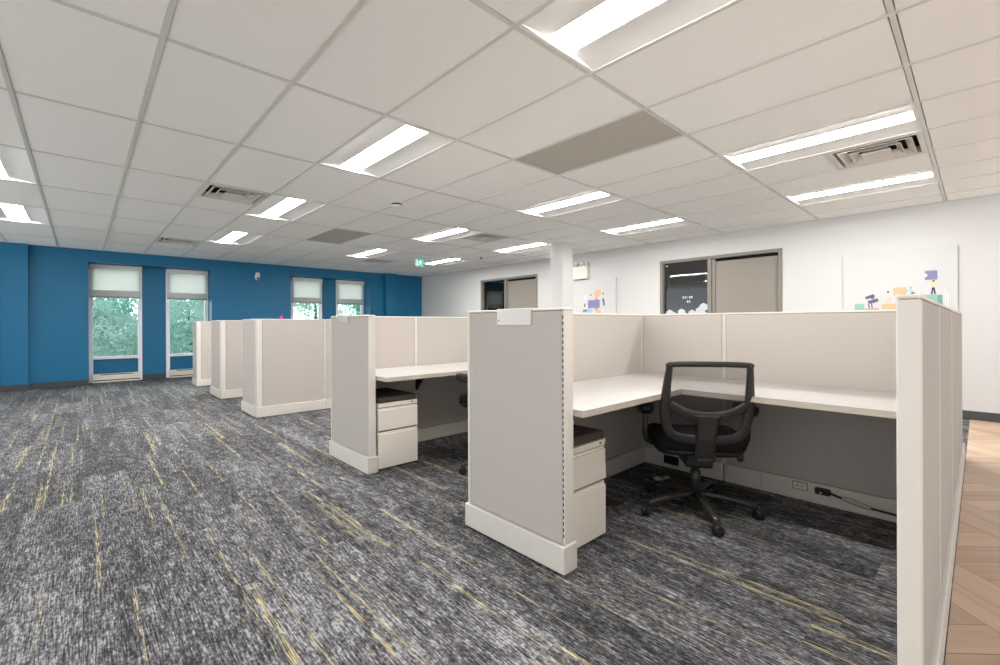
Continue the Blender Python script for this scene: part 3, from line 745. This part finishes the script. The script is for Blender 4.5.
def make_chair(label, lift=0):
    t = thing('task_chair', label, 'office chair', (0, 0, 0), 'mesh task chairs')
    L = lift
    # star base
    m = MB(); m.lathe((0, 0, 0), [(.0, .065), (.040, .065), (.046, .085), (.042, .115), (.032, .128), (.0, .128)])
    for k in range(5):
        a = 2*PI*k/5+base_phase
        ca, sa = math.cos(a), math.sin(a)
        rings = []
        for q in range(9):
            u = q/8; r = .03+u*.285
            z = .108-.030*u*u-.006*u; hw = .027-.010*u; hh = .018-.007*u
            rings.append([(ca*r-sa*e*hw, sa*r+ca*e*hw, z+f*hh) for e, f in ((-1, -.9), (-1, .3), (-.6, .9), (.6, .9), (1, .3), (1, -.9))])
        m.rings(rings, smooth=True)
    m.build('star_base', M_char, t)
    for k in range(5):
        a = 2*PI*k/5+base_phase
        cx, cy = math.cos(a)*.325, math.sin(a)*.325
        ra = a+1.1+k*.7; dx, dy = math.cos(ra), math.sin(ra)
        m = MB()
        for s in (-1, 1):
            c = Vector((cx+dx*.013*s, cy+dy*.013*s, .028))
            m.tube([c-Vector((dx, dy, 0))*.010, c-Vector((dx, dy, 0))*.007, c+Vector((dx, dy, 0))*.007, c+Vector((dx, dy, 0))*.010], [.022, .028, .028, .022], 18)
        m.tube([(cx, cy, .028), (cx, cy, .072)], [.010, .008], 10)
        hood = []
        for q in range(7):
            th_ = -.3+q/6*(PI+.3)
            hood.append((math.cos(th_)*.031, .028+math.sin(th_)*.031))
        # hood over the twin wheels
        px, py = -dy, dx
        m.rings([[(cx+px*h+dx*o, cy+py*h+dy*o, z) for o in (-.004, .004)]+[(cx+px*h*.9+dx*o, cy+py*h*.9+dy*o, .028+(z-.028)*.9) for o in (.004, -.004)] for h, z in hood])
        m.build('caster', M_black, t)
    # gas lift
    m = MB(); m.lathe((0, 0, 0), [(.0, .12), (.029, .12), (.029, .235+L*.4), (.022, .24+L*.4), (.022, .335+L), (.0, .335+L)]); m.build('gas_lift', M_char, t)
    m = MB(); m.box(-.075, -.10, .275+L, .075, .13, .360+L, .018, 3, True); m.box(-.045, -.225, .345+L, .045, -.05, .368+L, .008, 2)
    m.tube([(.06, .03, .330+L), (.20, .02, .332+L), (.245, .01, .340+L)], .006, 8)
    mech = m.build('tilt_mechanism', M_black, t)
    m = MB(); m.rings([[(.245+.020*math.cos(q)*s_, -.005+.012*math.sin(q)*s_, z) for q in (0, .8, 1.57, 2.4, 3.14, 3.9, 4.71, 5.5)] for z, s_ in ((.300+L, .5), (.31+L, 1), (.335+L, .9), (.352+L, .4))]); m.build('paddle_lever', M_char, mech)
    # seat
    def seat_ring(z, sc_, dz=0):
        r = []
        for q in range(40):
            a = 2*PI*q/40
            ca, sa = math.cos(a), math.sin(a)
            e = .42
            x = .25*sc_*math.copysign(abs(ca)**e, ca); y = .045+.23*sc_*math.copysign(abs(sa)**e, sa)
            front = max(0, y-.12)
            r.append((x, y, z-front*front*2.2+dz))
        return r
    m = MB(); m.rings([seat_ring(.352+L, .70), seat_ring(.362+L, .90), seat_ring(.385+L, .975), seat_ring(.395+L, .95)]); m.build('seat_pan', M_black, t)
    m = MB(); m.rings([seat_ring(.390+L, .95), seat_ring(.400+L, 1.0), seat_ring(.445+L, 1.02), seat_ring(.468+L, .965), seat_ring(.478+L, .88), seat_ring(.474+L, .5)]); m.build('seat_cushion', M_chfab, t)
    # backrest
    bk = MB()
    ring = smooth_path([(-.199, .865), (-.186, .888), (0, .893), (.186, .888), (.199, .865), (.207, .77), (.212, .68), (.208, .59), (.186, .512), (.130, .478), (0, .470), (-.130, .478), (-.186, .512), (-.208, .59), (-.212, .68), (-.207, .77)], 5, True)
    wid = [.030+.022*min(1, max(0, (.88-z)/.25)) for x, z in ring]
    ribbon(bk, ring, wid, .026, True)
    bro = bk.build('back_frame', M_char, t, loc=(0, 0, L) if L else (0, 0, 0))
    def shift(o):
        if L: o.data.transform(Matrix.Translation((0, 0, L)))
    shift(bro)
    m = MB(); arc = smooth_path([(-.192, .672), (-.135, .636), (-.07, .615), (0, .608), (.07, .615), (.135, .636), (.192, .672)], 5)
    ribbon(m, arc, [.045]*len(arc), .022, dy=-.012)
    ribbon(m, smooth_path([(0, .615), (0, .56), (0, .50), (0, .44), (0, .39), (0, .352)], 4), [.150, .130, .118, .110, .106, .104, .102, .101, .100, .100, .100, .100, .100, .102, .103, .104, .104, .104, .104, .104, .10], .030, dy=-.014)
    for s in (-1, 1): ribbon(m, smooth_path([(s*.040, .590), (s*.10, .612), (s*.185, .652)], 3), [.075, .06, .05, .045, .042, .04, .04], .02, dy=-.011)
    spn = m.build('spine_bar', M_char, t); shift(spn)
    spn['label'] = 'satin grey Y-shaped back support'
    # mesh
    m = MB(); nx, nz = 14, 22
    def half(z): return .20 if z > .62 else .20-(.62-z)*.35
    grid = [[m.bm.verts.new((half(.505+.375*j/nz)*(2*i/nx-1)*.985, back_y(half(.505+.375*j/nz)*(2*i/nx-1), .505+.375*j/nz)+.004, .505+.375*j/nz+L)) for i in range(nx+1)] for j in range(nz+1)]
    for j in range(nz):
        for i in range(nx): m.bm.faces.new((grid[j][i], grid[j][i+1], grid[j+1][i+1], grid[j+1][i]))
    m._mark(True)
    mo = m.build('back_mesh', M_mesh, t); mo['label'] = 'see-through black mesh'
    # arms
    for s in (-1, 1):
        m = MB()
        m.tube([(s*.17, .0, .392+L), (s*.235, .0, .390+L), (s*.272, .0, .405+L), (s*.282, .0, .44+L), (s*.282, .0, .50+L)], [.017, .018, .019, .019, .018], 10)
        m.box(s*.282-.015, -.022, .47+L, s*.282+.015, .022, .60+L, .006, 2)
        ar = m.build('armrest', M_black, t)
        m = MB(); rr = []
        for z, k in ((.566, .50), (.578, .85), (.606, 1), (.626, .96), (.633, .7)):
            rr.append([(s*.284+.048*k*math.copysign(abs(math.cos(a))**.6, math.cos(a)), .03+.125*k*math.copysign(abs(math.sin(a))**.6, math.sin(a)), z+L-.010*max(0, math.sin(a))**3) for a in [2*PI*q/28 for q in range(28)]])
        m.rings(rr); m.build('arm_pad', M_black, ar)
    return t
base_phase = math.radians(6+53.5)
ch = make_chair('black mesh task chair pulled up to the near L-shaped desk')
ch.location = (2.685, 1.143, 0); ch.rotation_euler = (0, 0, math.radians(-53.5))
base_phase = math.radians(166+5)
ch2 = make_chair('black task chair mostly hidden behind the nearest end panel', .115)
ch2.location = (2.385, 2.50, 0); ch2.rotation_euler = (0, 0, math.radians(-5))

# ------------------------------------------------------------------ flowers peeking over the third row's panel
M_pink = mat('pink petals', (206, 66, 120), .7, .2); M_leaf = mat('teal leaves', (70, 128, 110), .7, .2)
t = thing('flower_pot', 'tiny pink flower standing on top of the wide blank panel, before the blue wall', 'flowers', (1.83, YS3, PT))
m = MB(); m.lathe((1.83, YS3, PT), [(.0, 0), (.012, 0), (.016, .018), (.0, .018)]); m.build('pot', M_pink, t)
m = MB()
for q in range(6): m.tube([(1.83+.009*math.cos(q), YS3+.009*math.sin(q), PT+.022), (1.83+.011*math.cos(q), YS3+.011*math.sin(q), PT+.034+.004*(q % 2))], [.008, .005], 6)
m.build('petals', M_pink, t)
m = MB(); m.tube([(1.815, YS3, PT+.015), (1.80, YS3, PT+.022), (1.79, YS3, PT+.014)], [.004, .006, .002], 6); m.build('leaf', M_leaf, t)

# ------------------------------------------------------------------ outdoors: trees behind the windows
def leaf_mat(n, c):
    m = mat(n, c, .8, .1, noise=(1.6, .3)); return m
M_lf = [leaf_mat('leaves pale', (200, 228, 222)), leaf_mat('leaves mid', (172, 216, 208)), leaf_mat('leaves deep', (136, 194, 188))]
M_bark = mat('bark', (120, 110, 98), .9, .1)
def tree(x, y, zg, h, r, mi, label, n=15000):
    t = thing('tree', label, 'tree', (x, y, zg), 'trees outside the windows')
    rnd = random.Random(int(x*10)+int(y))
    lobes = [(rnd.gauss(0, .45)*r, rnd.gauss(0, .4)*r, zg+h*.62+rnd.gauss(0, .22)*h, r*rnd.uniform(.35, .6)) for _ in range(14)]
    V, F = [], []
    for k in range(n):
        lx, ly, lz, lr = lobes[k % 14]
        d = Vector((rnd.gauss(0, 1), rnd.gauss(0, 1), rnd.gauss(0, 1))).normalized()*lr*rnd.uniform(.6, 1.03)
        p = Vector((lx, ly, lz))+d
        u = Vector((rnd.gauss(0, 1), rnd.gauss(0, 1), rnd.gauss(0, 1))).normalized(); w = u.orthogonal().normalized()
        s = rnd.uniform(.05, .11); b = len(V)
        V += [p-u*s, p+w*s*.5, p+u*s, p-w*s*.5]; F.append((b, b+1, b+2, b+3))
    V = [(v.x, v.y, v.z-zg) for v in V]
    me = bpy.data.meshes.new('crown'); me.from_pydata(V, [], F); me.materials.append(M_lf[mi])
    o = bpy.data.objects.new('crown', me); COL.objects.link(o); o.parent = t
    m = MB(); m.tube([(x, y, zg), (x+.1, y, zg+h*.3), (x, y+.1, zg+h*.7)], [.22, .16, .06], 10); m.build('trunk', M_bark, t)
tree(-.2, 22, -3.2, 5.6, 2.2, 0, 'pale rounded tree seen through the leftmost tall window')
tree(-.2, 30, -3.2, 9.5, 4.0, 2, 'dark tall tree behind the pale one, through the leftmost tall window', 22000)
tree(3.4, 23, -3.2, 7.4, 2.6, 0, 'bushy green tree seen through the second tall window')
tree(6.6, 37, -3.2, 8.2, 3.4, 0, 'light tree between the two pairs of windows')
tree(10.4, 27, -3.2, 8.6, 2.8, 0, 'pale tree seen through the third window')
tree(13.6, 28, -3.2, 8.2, 2.4, 1, 'green tree seen through the rightmost window of the blue wall')
m = MB(); m.box(-30, YR+.6, -3.25, 40, 60, -3.2); struct(m.build('ground', mat('lawn', (150, 170, 130), .9, .1)))

# ------------------------------------------------------------------ light, camera
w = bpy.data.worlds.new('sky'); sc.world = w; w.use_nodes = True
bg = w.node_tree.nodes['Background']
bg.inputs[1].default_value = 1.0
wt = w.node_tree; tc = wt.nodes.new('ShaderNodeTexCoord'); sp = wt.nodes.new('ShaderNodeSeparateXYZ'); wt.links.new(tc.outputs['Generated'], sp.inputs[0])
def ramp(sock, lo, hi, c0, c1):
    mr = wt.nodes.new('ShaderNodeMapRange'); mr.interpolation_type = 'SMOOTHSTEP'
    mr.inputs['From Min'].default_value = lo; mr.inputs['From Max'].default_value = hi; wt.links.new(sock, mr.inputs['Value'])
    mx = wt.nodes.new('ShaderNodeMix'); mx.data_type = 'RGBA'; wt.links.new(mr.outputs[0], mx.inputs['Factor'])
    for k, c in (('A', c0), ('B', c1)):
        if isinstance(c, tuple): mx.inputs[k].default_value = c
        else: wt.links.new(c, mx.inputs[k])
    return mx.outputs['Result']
# overcast sky, set brighter over the trees than behind the building; added fill light below the horizon for the ceiling, strongest through the unwalled left
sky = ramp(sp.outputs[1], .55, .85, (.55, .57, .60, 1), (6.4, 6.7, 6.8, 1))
low_fill = ramp(sp.outputs[0], -.55, -.15, (1.45, 1.48, 1.5, 1), (.4, .4, .4, 1))
env = ramp(sp.outputs[2], -.06, .06, low_fill, sky)
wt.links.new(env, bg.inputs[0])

F, YAW, ROL, CX, CY = 447.38, math.radians(42.4555), math.radians(-.2213), 490.97, 324.03
cam = bpy.data.cameras.new('camera'); co = bpy.data.objects.new('camera', cam); COL.objects.link(co)
cam.sensor_fit = 'HORIZONTAL'; cam.sensor_width = 36; cam.lens = F/1000*36
cam.shift_x = (500-CX)/1000; cam.shift_y = (CY-332.5)/1000
r = Vector((math.cos(YAW), -math.sin(YAW), 0)); f = Vector((math.sin(YAW), math.cos(YAW), 0)); u = Vector((0, 0, 1))
r3 = r*math.cos(ROL)+u*math.sin(ROL); u3 = -r*math.sin(ROL)+u*math.cos(ROL)
M = Matrix((r3, u3, -f)).transposed().to_4x4(); M.translation = (0, 0, CAMH)
co.matrix_world = M; cam.clip_start = .02
sc.camera = co
sc.view_settings.view_transform = 'Standard'; sc.view_settings.look = 'None'
sc.view_settings.exposure = .9; sc.view_settings.gamma = 1; sc.view_settings.use_curve_mapping = False
sc.cycles.max_bounces = 8; sc.cycles.diffuse_bounces = 5; sc.cycles.transparent_max_bounces = 16
